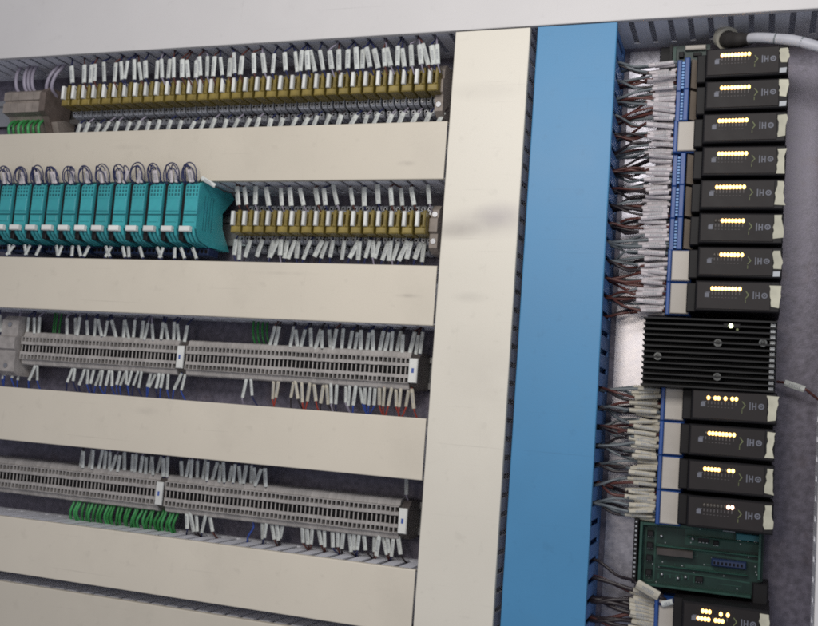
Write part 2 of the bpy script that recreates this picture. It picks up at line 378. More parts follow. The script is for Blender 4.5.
for i in range(33):
    x = -810.0 + 14.86 * i
    o = place(relay0, used, (x, 72, Z1)); used = True
    tag(o, 'ochre plug-in relay with white tag in the long top row', 'relay', 'ochre relays of the top row')
    o.rotation_euler = (0, random.uniform(-.012, .012), 0)
for i in range(16):
    o = place(relay0, True, (-557.3 + 14.7 * i, 72, Z2))
    tag(o, 'ochre plug-in relay with white tag in the short row beside the turquoise modules', 'relay', 'ochre relays beside the turquoise modules')
    o.rotation_euler = (0, random.uniform(-.012, .012), 0)

# ------------------------------------------------------------------ end brackets
def bracket(x0, x1, zc, d, h, label, m='clamp', marker=None):
    xm = (x0 + x1) / 2; w = (x1 - x0) / 2
    t = thing('end_bracket', (xm, 72, zc), label, 'end bracket')
    b = MB()
    b.prism([(0, -h), (d - 72 + 14, -h), (d - 72 + 4, -h + 5), (d - 72 + 4, -6), (d - 72, -4), (d - 72, 10), (d - 72 + 4, 12), (d - 72 + 4, h - 6), (d - 72 + 12, h), (0, h)], -w, w)
    b.build('bracket_body', m, t)
    s = MB(); s.cyl(0, h - 11, min(3, w * .7), d - 72 + 2.8, d - 72 + 5, 0, 10); s.cyl(0, -h + 12, min(3, w * .7), d - 72 + 2.8, d - 72 + 5, 0, 10)
    s.build('clamp_screw', 'screw', t)
    if marker:
        mk = MB().box(-w - .4, w + .4, d - 72 - 3, d - 72 - .2, -marker, marker, 0, .9).build('marker_plate', 'tag', t)
        MB().box(-w * .3, w * .3, d - 72 - 3.2, d - 72 - 2.9, -2.5, 2.5).build('marker_print', 'ink', mk)
    return t
bracket(-335.5, -326.5, Z1 - 6, 26, 29, 'beige end bracket closing the top row of ochre relays', 'clamp')
bracket(-330.5, -321.5, Z2 - 3, 26, 26, 'beige end bracket closing the short row of ochre relays', 'clamp')
bracket(-881, -856, Z3 + 2, 28, 37, 'dusty grey end bracket at the outer end of the upper terminal strip', 'dusty')
bracket(-626.5, -618.5, Z3, 33, 20, 'white marked end bracket between the two halves of the upper terminal strip', 'dimclamp', 13)
bracket(-343, -334, Z3, 33, 20, 'white marked end bracket at the inner end of the upper terminal strip', 'dimclamp', 13)
bracket(-636.5, -628.5, Z4, 33, 20, 'white marked end bracket between the two halves of the lower terminal strip', 'dimclamp', 13)
bracket(-342, -333.5, Z4, 33, 20, 'white marked end bracket at the inner end of the lower terminal strip', 'dimclamp', 13)

# ------------------------------------------------------------------ grey terminal blocks
def make_terminal(h):
    t = MB()
    b = h - 7
    edge = [(0, -h), (-29, -h), (-31.5, -h + 1.2), (-33.5, -b - .6), (-37, -b)]
    full = edge + [(d, -z) for d, z in reversed(edge)]
    full = edge + [(-37, -4.4), (-35, -4.3), (-35, 4.3), (-37, 4.4)] + [(d, -z) for d, z in reversed(edge)]
    t.prism(full, -2.57, -1.25)
    notch = edge + [(-37, -13), (-29, -12.6), (-29, -8.4), (-37, -8), (-37, -4.4), (-20, -4.2), (-20, 4.2), (-37, 4.4), (-37, 8), (-29, 8.4), (-29, 12.6), (-37, 13)] + [(d, -z) for d, z in reversed(edge)]
    t.prism(notch, -1.25, 2.55)
    t.box(-1.2, 2.5, -34.2, -19, -4.15, 4.15, 1)  # black fill box, the centre cavity's shade put in as colour
    for z in (-10.5, 10.5): t.box(-1.0, 2.5, -30, -28.9, z - 1.95, z + 1.95, 1); t.cyl(.8, z, 1.1, -30.6, -29.9, 2, 8)
    return t.build('terminal_block', ['term', 'dark', 'screw'], None, (0, 0, 0))
tb3, tb4 = make_terminal(20.5), make_terminal(21.0)
def strip(tb, used, x0, x1, z, label, group):
    n = int((x1 - x0) / 5.16)
    for i in range(n):
        o = place(tb, used or i, (x0 + 2.58 + 5.16 * i, 72 + random.uniform(-.25, .25), z + random.uniform(-.2, .2)))
        tag(o, label, 'terminal block', group)
strip(tb3, False, -852, -627, Z3, 'narrow grey terminal block in the outer half of the upper terminal strip', 'terminals, outer half of upper strip')
strip(tb3, True, -618, -344, Z3, 'narrow grey terminal block in the inner half of the upper terminal strip', 'terminals, inner half of upper strip')
strip(tb4, False, -895, -637, Z4, 'narrow grey terminal block in the outer half of the lower terminal strip', 'terminals, outer half of lower strip')
strip(tb4, True, -628, -343, Z4, 'narrow grey terminal block in the inner half of the lower terminal strip', 'terminals, inner half of lower strip')

# ------------------------------------------------------------------ turquoise isolators
def make_isolator():
    r = thing('isolator_module', (0, 72, 0), '', 'isolator module')
    k = lambda pts: [(d - 72, z - Z2) for d, z in pts]
    m = MB()
    m.prism(k([(-8, 236), (-5, 239.5), (10, 245.5), (62, 244.5), (71, 238), (56, 224), (47, 216), (50, 198), (60, 186), (71, 174), (24, 171.5), (3, 175), (-4, 181), (-8, 190)]), -8.6, 8.6)
    m.box(-8.0, 8.0, -81.2, -80.2, 6.5, 22, 2, .8); m.box(-6.5, 6.5, -81.0, -80.2, -6, 1.4, 2, .7)
    m.prism(k([(-8.9, 203), (-8, 203.6), (-8, 202.0), (-8.9, 202.4)]), -8.6, 8.6, 1)
    for q in (-6.2, -2.1, 2.1, 6.2):
        for z in (226, 230.5, 234.5): m.box(q - .9, q + .9, -80.5, -79.9, z - Z2 - 1.2, z - Z2 + 1.2, 1)
    for q in (-5.4, -.2, 5.0): m.prism(k([(-8.6, 188.2), (-5.4, 179.8), (2.6, 173.4), (22, 170.4), (24, 172.5), (3, 176), (-3, 181.5), (-6.8, 189)]), q - .9, q + 2.1, 2)
    m.prism(k([(-7.8, 186.2), (-4.3, 180.2), (2.8, 174.4), (22, 171.2), (24, 172.5), (3, 176), (-3, 181.5), (-6.8, 187)]), -8.5, 8.5, 1)
    m.build('module_body', ['teal', 'tealdark', 'teal'], r)
    MB().box(-9.6, 4.2, -86, -80.2, -17.0, -11.0, 0, .8).build('name_tag', 'tag', r)
    m = MB(); m.box(-8.2, 8.2, -48, -26, -37.5, -29.2, 0, 1.2)
    for q in (-5.6, 0, 5.6): m.box(q - 1.6, q + 1.6, -48.6, -47.9, -35.4, -31.4, 1)
    m.build('terminal_plug', ['navy_plug', 'dark'], r)
    m = MB(); m.box(-8.2, 8.2, -58, -24, 45.9, 50.5, 0, 1)
    m.build('wire_plug', 'tealdark', r)
    return r
iso0 = make_isolator(); used = False
ISO = [-602.5 - 23.5 * i for i in range(13)]
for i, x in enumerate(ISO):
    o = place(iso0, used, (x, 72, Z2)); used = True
    if i: MB().box(8.8, 14.6, -77, -4, -26, 40, 0, 1).build('gap_shade_block', 'black', o)  # added black block, stands in for the shade in the gap between modules
    if i == 0: tag(o, 'last turquoise module of its row, its broad side showing beside the ochre relays', 'isolator module', 'turquoise modules')
    else: tag(o, 'turquoise module with white tag in the middle of the turquoise row', 'isolator module', 'turquoise modules')
    if i == 0:
        side = MB()
        for dd in (-66, -60, -54, -48): side.box(8.58, 8.8, dd, dd + .9, -12, 28)
        side.build('moulded_lines', 'tealdark', o)

# ------------------------------------------------------------------ big beige terminals, top row outer end
t = thing('power_terminal', (-880, 72, 345), 'large beige terminal assembly with green earth wires at the end of the top row', 'power terminal')
m = MB()
for q in range(5):
    x0 = -33 + q * 11.4
    m.prism([(0, -24), (-22, -24), (-36, -6), (-47, -4), (-47, 8), (-44.5, 9), (-44.5, 11), (-47, 12), (-47, 22), (-40, 26), (0, 26)], x0, x0 + 11.1)
m.build('terminal_housing', 'clamp', t)
m = MB(); m.prism([(0, -27), (-30, -27), (-40, -8), (-49, -4), (-49, 20), (-40, 29), (0, 29)], 24.2, 33, 0); m.build('end_plate', 'dustbrown', t)
m = MB(); m.prism([(0, -30), (-26, -30), (-34, -14), (-20, -8), (0, -8)], 33.2, 42); m.build('rail_foot', 'clamp', t)

# ------------------------------------------------------------------ wires
def wire(name, pts, r, m, label, cat, group, sleeve=None, sm='sleeve', sw=3.9, st=3.0, sub=4):
    o = Vector(pts[0])
    if sleeve:                                  # the wire runs straight inside its sleeve
        a, b = Vector(sleeve[0]), Vector(sleeve[1]); q = []
        for p in pts:
            if not q or (Vector(p) - b).length > 3.2 and (Vector(p) - a).length > 3.2: q.append(Vector(p))
            elif (Vector(p) - a).length <= 3.2: q += [a, a.lerp(b, .25), a.lerp(b, .5), a.lerp(b, .75)]
            else: q.append(b); q.append(b + (b - a) * .08)
        pts = q; sub = max(2, sub - 1); st = max(st, 2 * r + 1.1); sw = max(sw, 2 * r + .9)
    w = MB().tube([Vector(p) - o for p in pts], r, sub=sub)
    w.v = [tuple(Vector(v) + o) for v in w.v]
    ob = w.build(name, m, None, tuple(o)); tag(ob, label, cat, group)
    if sleeve:
        a, b = Vector(sleeve[0]) - o, Vector(sleeve[1]) - o
        MB().bar(a, b, sw, st).print_on(a, b, sw, st, 1).build('marker_sleeve', [sm, 'sleeve_ink'], ob)
    return ob
def slot_x(x): return round((x + 128) / PITCH_H) * PITCH_H - 128
R = random.uniform
def field(xs, z_in, z_out, d, tilt, slen, label, group, colours, wall, name='marked_wire', cat='marked wire', sw=(3.6, 4.6), sm='sleeve', jit=2.0, conv=0.45):
    """Wires from a terminal row (z_in) out to the slots of the neighbouring duct wall."""
    sg = 1 if z_out > z_in else -1
    for x in xs:
        tl = tilt + R(-2.5, 2.5) + conv * (slot_x(x + tilt) - x - tilt)
        a = Vector((x - tl * .4, d + R(-3, 3), z_in + R(-jit, jit) * .5))
        L = slen + R(-2, 2)
        b = a + Vector((tl, R(-1, 3), sg * L))
        sx = slot_x(b.x) + R(-1.8, 1.8)
        c0 = a - Vector((tl * .3, -6, sg * 7))
        c = Vector((b.x * .6 + sx * .4, b.y + 3, b.z + (wall - b.z) * .5 + sg * 1.0))
        e = Vector((sx, b.y + 8, wall + sg * 3)); g = Vector((sx + R(-4, 4), b.y + 10, wall + sg * 14))
        col = random.choice(colours)
        wire(name, [c0, a, b, c, e, g], .95, col, label, cat, group, (a, b), sm, R(*sw), 3.0)

r1t = [-816, -798, -787, -780, -769, -752, -741, -734, -724, -716, -706, -693, -683, -676, -666, -655, -648, -637, -631, -621, -614, -602, -593, -584, -577, -560, -546, -535, -518, -506, -499, -490, -485, -472, -461, -452, -441, -430, -424, -415, -407, -397, -391, -381, -375, -366, -354, -348, -341, -335]
r1b = [-812 + 14.86 * i for i in range(33)]
r2t = [-571, -561, -549, -532, -516, -504, -490, -471, -461, -448, -429, -414, -396, -380, -370, -357, -337]
r2b = [-569, -564, -551, -536, -521, -516, -509, -504, -495, -490, -475, -461, -456, -447, -432, -418, -413, -402, -396, -391, -382, -377, -371, -361, -355, -346, -340]
r3t = [-895, -864, -852, -840, -834, -792, -780, -774, -763, -751, -742, -736, -723, -710, -704, -697, -684, -678, -668, -656, -650, -641, -635, -626, -513, -507, -488, -482, -475, -465, -456, -450, -442, -436, -427, -418, -411, -405, -397, -391, -382, -375, -369, -362, -356, -346, -340, -335]
r3b = [-882, -876, -865, -859, -837, -831, -782, -776, -764, -757, -751, -742, -736, -727, -721, -712, -707, -700, -694, -686, -680, -670, -665, -656, -651, -643, -629, -623]
r3b2 = [(-542, 'w'), (-534, 'w'), (-507, 'r'), (-501, 'r'), (-483, 'g'), (-477, 'g'), (-470, 'r'), (-462, 'r'), (-456, 'r'), (-447, 'g'), (-441, 'g'), (-435, 'w'), (-429, 'w'), (-419, 'w'), (-414, 'w'), (-407, 'b'), (-402, 'b'), (-397, 'b'), (-390, 'b'), (-385, 'b'), (-379, 'r'), (-373, 'r'), (-366, 'r'), (-360, 'r'), (-354, 'r'), (-347, 'r'), (-341, 'r')]
r4t = [-751, -746, -738, -733, -723, -717, -711, -705, -696, -691, -680, -675, -666, -660, -655, -650, -646, -636, -631, -614, -606, -600, -594, -584, -578, -571, -562, -556, -550, -544, -537, -531, -524, -519, -514, -504]
r4b = [-600, -594, -589, -577, -571, -506, -500, -494, -488, -482, -456, -451, -445, -437, -431, -421, -415, -409, -401, -396, -390, -384, -373, -367, -362, -357, -351, -344]
NV = ['w_navy', 'w_navy', 'w_lilac', 'w_dark']
field([x * .98 - 1 for x in r1t], 370, 402.5, 10, -4, 23, 'white sleeved wire rising from the top row of ochre relays into the wide top duct', 'wires above the top relay row', ['w_navy', 'w_navy', 'w_brown', 'w_lilac'], 402, sw=(4.2, 6.0), conv=.3)
field([x + 5 for x in r1b], 328, 304, 40, -8, 19, 'white sleeved wire slanting down from the top row of ochre relays', 'wires below the top relay row', NV, 302, sw=(4.6, 6.0), conv=.1)
field([x * .985 for x in r2t], 221, 243, 25, -5, 21, 'white sleeved wire above the short row of ochre relays', 'wires above the short relay row', ['w_brown', 'w_navy', 'w_lilac'], 244, sw=(4.4, 5.6), conv=.2)
field(r2b, 184, 152, 38, -4, 20, 'white sleeved wire below the short row of ochre relays', 'wires below the short relay row', NV, 149, sw=(4.2, 5.4))
field(r3t[:24], 63, 90, 42, -2, 21, 'white sleeved wire above the outer half of the upper terminal strip', 'wires above the upper strip, outer half', ['w_navy', 'w_navy', 'w_lilac'], 93)
field(r3t[24:], 63, 90, 42, 1, 22, 'white sleeved wire above the inner half of the upper terminal strip', 'wires above the upper strip, inner half', ['w_dark', 'w_brown', 'w_navy'], 93, sm='sleeve')
field(r3b, 26, -4, 44, -3, 19, 'blue wire with white sleeve below the outer half of the upper terminal strip', 'wires below the upper strip, outer half', ['w_blue', 'w_blue', 'w_navy'], -7, sw=(3.0, 3.8), sm='sleeve')
for key, cols, lb in (('w', ['w_lilac', 'w_navy'], 'white sleeved pale wire below the inner half of the upper terminal strip'),
                      ('r', ['w_red'], 'red wire with cream sleeve below the inner half of the upper terminal strip'),
                      ('g', ['w_dark', 'w_dark'], 'black wire with cream sleeve below the inner half of the upper terminal strip'),
                      ('b', ['w_blue'], 'blue wire with white sleeve below the inner half of the upper terminal strip')):
    field([x for x, k in r3b2 if k == key], 26, -4, 44, 1, 21, lb, lb.split(' below')[0] + 's below the upper strip', cols, -7, sw=(3.2, 4.0), sm='sleeve_tan' if key in 'rg' else 'sleeve')
field(r4t, -93, -66, 42, 0, 21, 'white sleeved wire above the lower grey terminal strip', 'wires above the lower strip', ['w_navy', 'w_lilac', 'w_dark'], -63, sm='sleeve')
field(r4b, -130, -154, 44, 2, 20, 'white sleeved wire below the inner half of the lower terminal strip', 'wires below the lower strip', ['w_brown', 'w_navy', 'w_dark'], -157, sm='sleeve')
wire('marked_wire', [(-340, 50, -58), (-341, 46, -68), (-340, 44, -86), (-338, 52, -96), (-336, 62, -98)], .95, 'w_lilac', 'single white sleeved wire hanging alone above the inner end of the lower strip', 'marked wire', None, ((-342, 46, -68), (-340, 44, -86)))
wire('control_wire', [(-521, 50, -132), (-519, 50, -140), (-526, 52, -152), (-528, 60, -170)], 1.2, 'w_blue', 'bare blue wire below the lower terminal strip', 'wire', None)
# green earth wires
for i in range(28):
    x = -758 + i * 5.3 + R(-1, 1)
    wire('earth_wire', [(x, 50, -128), (x + R(-1, 1), 46, -137), (x - R(1, 4), 45, -147), (x - R(2, 6), 52, -157), (x, 60, -168)], 1.7, random.choice(['w_green', 'w_green2', 'w_green']),
         'green earth wire in the bunch below the lower terminal strip', 'earth wire', 'green earth wires below the lower strip')
for i, x in enumerate((-906, -899, -891, -884, -876, -868, -860)):
    wire('earth_wire', [(x, 46, 338), (x + 1, 36, 332), (x + 4, 27, 323), (x + 4, 30, 313), (x + 1, 42, 309), (x - 2, 60, 300), (x - 4, 66, 290)], 1.9, ['w_green2', 'w_green'][i % 2],
         'green earth wire curling under the large beige terminal assembly', 'earth wire', 'green wires under the beige terminals')
for x in (-846, -828):
    pass
for i, x in enumerate((-836 + 5.5, -829 + 2, -821)):
    wire('earth_wire', [(x + 8, 55, 66), (x + 7, 56, 74), (x + 4, 60, 84), (x, 66, 95)], 1.1, 'w_green', 'green earth wire above the outer end of the upper terminal strip', 'earth wire', 'green wires above the upper strip, outer end')
for i, x in enumerate((-546, -540, -534, -528)):
    wire('earth_wire', [(x + 6, 55, 66), (x + 5, 52, 72), (x + 2, 54, 82), (x - 2, 62, 95)], 1.4, 'w_green', 'green earth wire above the middle of the upper terminal strip', 'earth wire', 'green wires above the upper strip, middle')
# lilac wires rising from the beige terminals
for i, x in enumerate((-898, -885, -879, -873, -856, -848)):
    k = -4 if i < 4 else 14
    wire('control_wire', [(x, 44, 366), (x + k * .2, 30, 373), (x + k * .6, 28, 388), (x + k, 34, 402), (x + k, 44, 416)], 2.3, 'w_lilac',
         'pale lilac wire rising from the large beige terminal assembly', 'wire', 'lilac wires above the beige terminals')
# loops over the turquoise modules
for i, x in enumerate(ISO[:12]):
    for j in (0, 1):
        cx = x - 4 + j * 3 + R(-1.5, 1.5); rr = (9.5 if j == 0 else 7) + R(-1, 1); dd = -10 - 5 * j; hz = R(246, 249) - 2 * j; tw = R(-.25, .25)
        arc = [(cx + rr * math.cos(an), dd - 3 * math.sin(an), hz + (rr * 1.35) * math.sin(an) + tw * rr * math.cos(an)) for an in [math.radians(g) for g in range(-20, 201, 20)]]
        wire('looped_wire', [(cx + rr * .85, -5, 238.5)] + arc + [(cx - rr * .8, -5, 238.5)], .75, 'w_navy',
             'thin dark looped wire above the row of turquoise modules', 'looped wire', 'looped wires above the turquoise modules', sub=3)
    for j in range(2):
        xx = x - 3 + j * 4.6 + R(-1.5, 1.5); tl = R(4, 10) if R(0, 1) < .25 else R(-2, 2)
        wire('marked_wire', [(xx, -6, 238), (xx + tl * .1, -9, 241), (xx + tl, -14, 253), (xx + tl - 3, -15, 258), (xx + tl - 8, -12, 258), (xx + tl - 10, -7, 248), (xx + tl - 9, -5, 238.5)], .7, 'w_navy', 'thin dark wire with white sleeve standing above the turquoise modules', 'marked wire', 'sleeved wires above the turquoise modules', ((xx, -9, 240), (xx + tl, -14, 253)), 'sleeve2', 4.4, 3)
wire('marked_wire', [(-598, -4, 239), (-592, -8, 245), (-575, -4, 236), (-568, 12, 233), (-560, 44, 240)], .8, 'w_dark', 'white sleeved wire lying over the broad side of the last turquoise module', 'marked wire', None, ((-592, -8, 245), (-576, -4, 236.4)), 'sleeve', 4.6, 3)
for i, x in enumerate(ISO[:12]):
    for j in range(1 + (i % 3 != 0)):
        xx = x - 4 + 8 * j; tl = R(2, 9) * random.choice((1, 1, -1))
        wire('marked_wire', [(xx - 2, 26, 168), (xx, 10, 168), (xx + tl, 8, 155), (xx + tl, 30, 148), (xx + tl, 60, 138)], .9, 'w_navy', 'navy wire with white sleeve below the row of turquoise modules', 'marked wire', 'wires below the turquoise modules', ((xx, 10, 168), (xx + tl, 8, 155.5)), 'sleeve', 3.8, 2.8)

# ------------------------------------------------------------------ right hand rack: base boards, modules, plugs
PM = 32.35
ZU = [356.6 - PM * k for k in range(8)]
ZM = [27.9 - 32.8 * k for k in range(4)]
ZB = [-166.0]
def board(z0, z1, label):
    t = thing('base_board', (-40, 79, (z0 + z1) / 2), label, 'base board')
    zc = (z0 + z1) / 2
    MB().box(-38, 60, -8, -.4, z0 - zc, z1 - zc, 0, 1).build('board_plate', 'black', t)
    return t
board(114, 378, 'black base board behind the upper eight black modules')
board(-86, 42, 'black base board behind the four black modules under the heat sink')
board(-230, -151, 'black base board behind the bottom module')

def make_io():
    r = thing('io_module', (-20, 76, 0), '', 'input output module')
    # local x measured from -20, depth from 76
    m = MB()
    m.box(-34, 41, -70, -8.2, -14.5, 14.3, 0, 1.2)
    m.box(-43, -34.2, -56, -8.2, -14.2, 14.0, 0, 1.0)
    m.build('module_body', 'black', r)
    fp = MB().box(-32.5, 32.6, -70.9, -70.1, -12.6, 12.8, 0, .4).build('face_plate', 'face', r)
    m = MB(); f0, f1 = -71.2, -70.8
    # small square icon, tick row, arrow, upright letter strokes and round emblem, as on the real face
    m.box(-25.5, -21.5, f0, f1, -1.6, 2.4, 0); m.box(-24.6, -20.8, f0, f1, 2.6, 3.3, 0)
    for q in range(8): m.box(-19.4 + 3 * q, -18.5 + 3 * q, f0, f1, .8, 3.6, 1)
    m.box(4.9, 5.7, f0, f1, .8, 4.6, 1)
    for q in range(8): m.box(-19.6 + 3 * q, -18.2 + 3 * q, f0, f1, -2.0, -1.4, 1)
    m.prismd([(10.4, 5.0), (11.2, 5.0), (14.0, 1.4), (11.2, -2.2), (10.4, -2.2), (13.0, 1.4)], f0, f1, 2)
    m.box(10.6, 11.1, f0, f1, -6.4, -3.2, 2)
    m.box(17.2, 18.2, f0, f1, -2.6, 4.6, 0)
    m.box(19.4, 20.4, f0, f1, -2.2, 4.0, 0); m.box(22.2, 23.2, f0, f1, -2.2, 4.0, 0); m.box(20.5, 22.1, f0, f1, .3, 1.4, 0)
    m.ring(27.4, 1.0, 2.7, 1.5, f0, f1, 0); m.box(26.6, 28.2, f0, f1, .4, 1.6, 0)
    m.build('printed_marks', ['print', 'print2', 'printg'], fp)
    return r
io0 = make_io()
led_lit = MB().cyl(0, 0, 1.5, -1.6, .6, 0, 10, .9)
led_lit.v = [(x, d, z * 1.3) for x, d, z in led_lit.v]
led_lit = led_lit.build('led', 'led')
LED_MESH = {'led': led_lit.data}
bpy.data.objects.remove(led_lit)
for k in ('led_end', 'led_red', 'led_off'):
    me = LED_MESH['led'].copy(); me.materials.clear(); me.materials.append(M[k]); LED_MESH[k] = me
def add_led(parent, x, z, k):
    o = bpy.data.objects.new('led', LED_MESH[k]); COL.objects.link(o); o.parent = parent
    o.location = Vector((x, -70.6, z)) * MM
def add_sticker(parent, shape, white):
    rng = random.Random(shape)
    j = lambda a: rng.uniform(-a, a)
    top, bot = 11.5 + j(1.2), (-11.0 + j(2)) if not white else -4.5 + j(2)
    n = 7; L = []; Rr = []
    w0, w1 = 33.4 + j(.8), 40.6 + j(.6)
    for q in range(n):
        u = q / (n - 1); z = top + (bot - top) * u
        L.append((w0 + j(.75) - .8 * math.sin(3 * u + shape), z + j(.4))); Rr.append((w1 + j(.7) - .9 * math.cos(4 * u + shape), z + j(.5) - 1.2 * u * (shape % 3 - 1)))
    Rr.reverse()
    MB().prismd(L + Rr, -71.0, -70.3).build('sticker', 'sticker', parent)
    if white: MB().prismd([(33.4, -8.6), (39.6, -8.2), (39.0, -13.0), (33.2, -13.2)], -70.9, -70.3).build('paper_scrap', 'sticker2', parent)
ALL = list(range(8))
specs = [(ZU[0], ALL, 1, 'topmost black module, just below the grey cable', 1, True),
         (ZU[1], ALL, 1, 'second black module from the top of the column', 2, True),
         (ZU[2], ALL, 1, 'third black module from the top, beside the first bright beige plug label', 3, False),
         (ZU[3], ALL, 1, 'fourth black module from the top of the column', 4, False),
         (ZU[4], ALL, 1, 'fifth black module from the top of the column', 5, False),
         (ZU[5], ALL[2:], 1, 'sixth black module from the top, with a short row of lit lamps', 6, False),
         (ZU[6], ALL[2:], 1, 'seventh black module from the top, second above the heat sink', 7, True),
         (ZU[7], ALL, 1, 'eighth black module, directly above the finned heat sink', 8, False),
         (ZM[0], [0, 2, 3, 5, 7], 1, 'black module directly below the heat sink, with spaced lit lamps', 9, False),
         (ZM[1], ALL[1:], 1, 'second black module below the finned heat sink', 10, False),
         (ZM[2], ALL[:5] + [7], 1, 'third black module below the heat sink, with a gap in its lit lamps', 11, False),
         (ZM[3], [7], 0, 'black module above the green circuit board, with one bright spot lit', 12, False)]
used = False
mods = []
for i, (z, lit, end, lb, sh, wh) in enumerate(specs):
    o = place(io0, used, (-20, 76, z)); used = True
    o.rotation_euler = (0, R(-.006, .006), R(-.01, .01)); o.location.x += R(-.0006, .0006); tag(o, lb, 'input output module', 'black lamp modules'); mods.append((o, lit, end, sh, wh))
o = copy_tree(io0); o.location = Vector((-19, 76, ZB[0])) * MM
tag(o, 'bottom black module with two rows of lit lamps, below the green circuit board', 'input output module', 'black lamp modules')
for (o2, lit, end, sh, wh) in mods:
    for q in ALL: add_led(o2, -18.9 + 3 * q, 6.6, ('led_red' if not end else 'led') if q in lit else 'led_off')
    add_led(o2, 5.6, 6.7, 'led_end' if end else 'led_red')
    add_sticker(o2, sh, wh)
for q in (1, 2, 3): add_led(o, -18.9 + 3 * q, 7.4, 'led')
for q in (6, 8): add_led(o, -18.2 + 3 * q, 6.6, 'led')
for q in (0, 1, 2, 3, 5, 6, 7): add_led(o, -19.6 + 3 * q, .6, 'led')
add_sticker(o, 40, False)

# blue plugs with label strips
def plug(z, h, kind, label, x0=-83, x1=-60.5):
    t = thing('terminal_plug', (-72, 76, z), label, 'terminal plug', 'blue terminal plugs')
    m = MB()
    if kind == 'dark':
        m.box(x0 + 72, x0 + 72 + 4.6, -42, -8.2, -h, h, 0, .8); m.box(x0 + 72 + 7.6, x0 + 72 + 12.6, -48, -8.2, -h, h, 0, .8); m.box(x0 + 72 + 4.4, x0 + 72 + 7.8, -36, -8.2, -h, h)
        m.build('plug_body', 'plugblue', t)
        m = MB()
        for q in range(9): m.box(-6.2, -3.8, -44, -36.2, -h + 2 + q * (2 * h - 4) / 9, -h + 2 + (q + .62) * (2 * h - 4) / 9)
        m.build('terminal_row', 'cyan', t)
        MB().prismz([(2.2, -40), (3.2, -46), (11.2, -38), (11.2, -30)], -h + 1.6, h - 1.2).build('label_strip', 'label2', t)
    else:
        m.box(x0 + 72, x1 + 72, -46, -8.2, -h, h, 0, 1); m.box(x0 + 72, x0 + 72 + 3.6, -49, -46.1, -h, h, 0, .8)
        m.build('plug_body', 'plugblue', t)
        MB().box(x0 + 72 + 4.2, x1 + 72 - 1.0, -49, -46.1, -h + 1.4, h - 1.2, 0, .7).build('label_strip', 'label', t)
    return t
ordn = ['topmost', 'second', 'third', 'fourth', 'fifth', 'sixth', 'seventh', 'eighth']
for i, z in enumerate(ZU):
    dk = i in (0, 1, 3, 4, 5)
    plug(z - 1, PM / 2 - .15, 'dark' if dk else 'light', '%s blue terminal plug from the top, with a %s' % (ordn[i], 'recessed brownish label' if dk else 'flush bright beige label'))
for i, z in enumerate(ZM):
    plug(z - 1, 16.2, 'light', 'blue terminal plug with beige label, %s below the heat sink' % ['first', 'second', 'third', 'fourth'][i], -83, -60.5)
plug(ZB[0] - 6, 16.0, 'light', 'bottom blue terminal plug, below the green circuit board', -80, -54)

# harness wires between the blue duct and the plugs
def slot_z(z): return round(z / PITCH_V) * PITCH_V
HC = ['w_grey'] * 4 + ['w_brown'] * 5 + ['w_dark'] * 3
def harness(zs, n, label, group, cols, sm, skip=()):
    for z in zs:
        for j in range(n):
            zz = z - 14.5 + j * 29.0 / (n - 1) + R(-.5, .5)
            a = Vector((-84.5 + R(-3, 1), 42 + R(-7, 4), zz)); L = R(19, 27)
            b = a + Vector((-L, R(-5, 4), R(-3.0, 3.0)))
            sz = slot_z(zz + R(-4, 4)); dd = 40 + R(-4, 20)
            e = Vector((-141.5, dd, sz + R(-1.6, 1.6)))
            mid = b.lerp(e, .5) + Vector((0, R(-8, 10), (zz - sz) * .30 + R(-2.6, 2.0)))
            col = random.choice(cols)
            if abs(zz - sz) > 5: col = random.choice(['w_grey', 'w_grey', 'w_brown', 'w_dark'] if 'w_grey' in cols else cols)
            wire('harness_wire', [a + Vector((4, 3, 0)), a, b, mid, e, e + Vector((-14, 6, R(-2, 2)))], 1.35, col, label, 'harness wire', group, (a, b), sm, R(3.5, 4.6), 3.2)
harness(ZU, 13, 'sleeved wire running from the blue duct to the upper eight blue plugs', 'harness wires of the upper plugs', HC, 'sleeve2')
harness(ZM, 12, 'sleeved wire running from the blue duct to the four plugs below the heat sink', 'harness wires below the heat sink', HC, 'sleeve_tan')
for j in range(12):
    zz = -156 - j * 3.4
    a = Vector((-80 + R(-2, 2), 44, zz)); b = a + Vector((-23, R(-3, 3), R(0, 4))); sz = slot_z(zz + 2)
    e = Vector((-137, 44 + R(-4, 8), sz + R(-2, 2)))
    wire('harness_wire', [a + Vector((4, 3, 0)), a, b, b.lerp(e, .5) + Vector((0, R(-5, 5), R(-2, 2))), e, e + Vector((-14, 6, 0))], 2.0, random.choice(['w_dark', 'w_dark', 'w_brown']),
         'dark wire running from the blue duct to the bottom blue plug', 'harness wire', 'harness wires of the bottom plug', (a, b), 'sleeve_tan', 4.4, 3.6)
wire('harness_wire', [(-70, 30, -157), (-73, 26, -155), (-96, 30, -146), (-104, 36, -143), (-118, 44, -142), (-137, 48, -131), (-150, 52, -131)], 1.6, 'w_dark', 'dark wire with a large slanting pale sleeve above the bottom blue plug', 'harness wire', None, ((-76, 26, -154), (-97, 30, -145.5)), 'sleeve_tan', 8.5, 4)
wire('harness_wire', [(-60, 28, -158), (-62, 24, -157), (-72, 26, -160), (-80, 36, -161)], 1.4, 'w_navy', 'short wire with a small pale sleeve lying over the corner of the bottom plug', 'harness wire', None, ((-63, 22, -156.5), (-73, 24, -160.5)), 'sleeve', 5, 3.5)

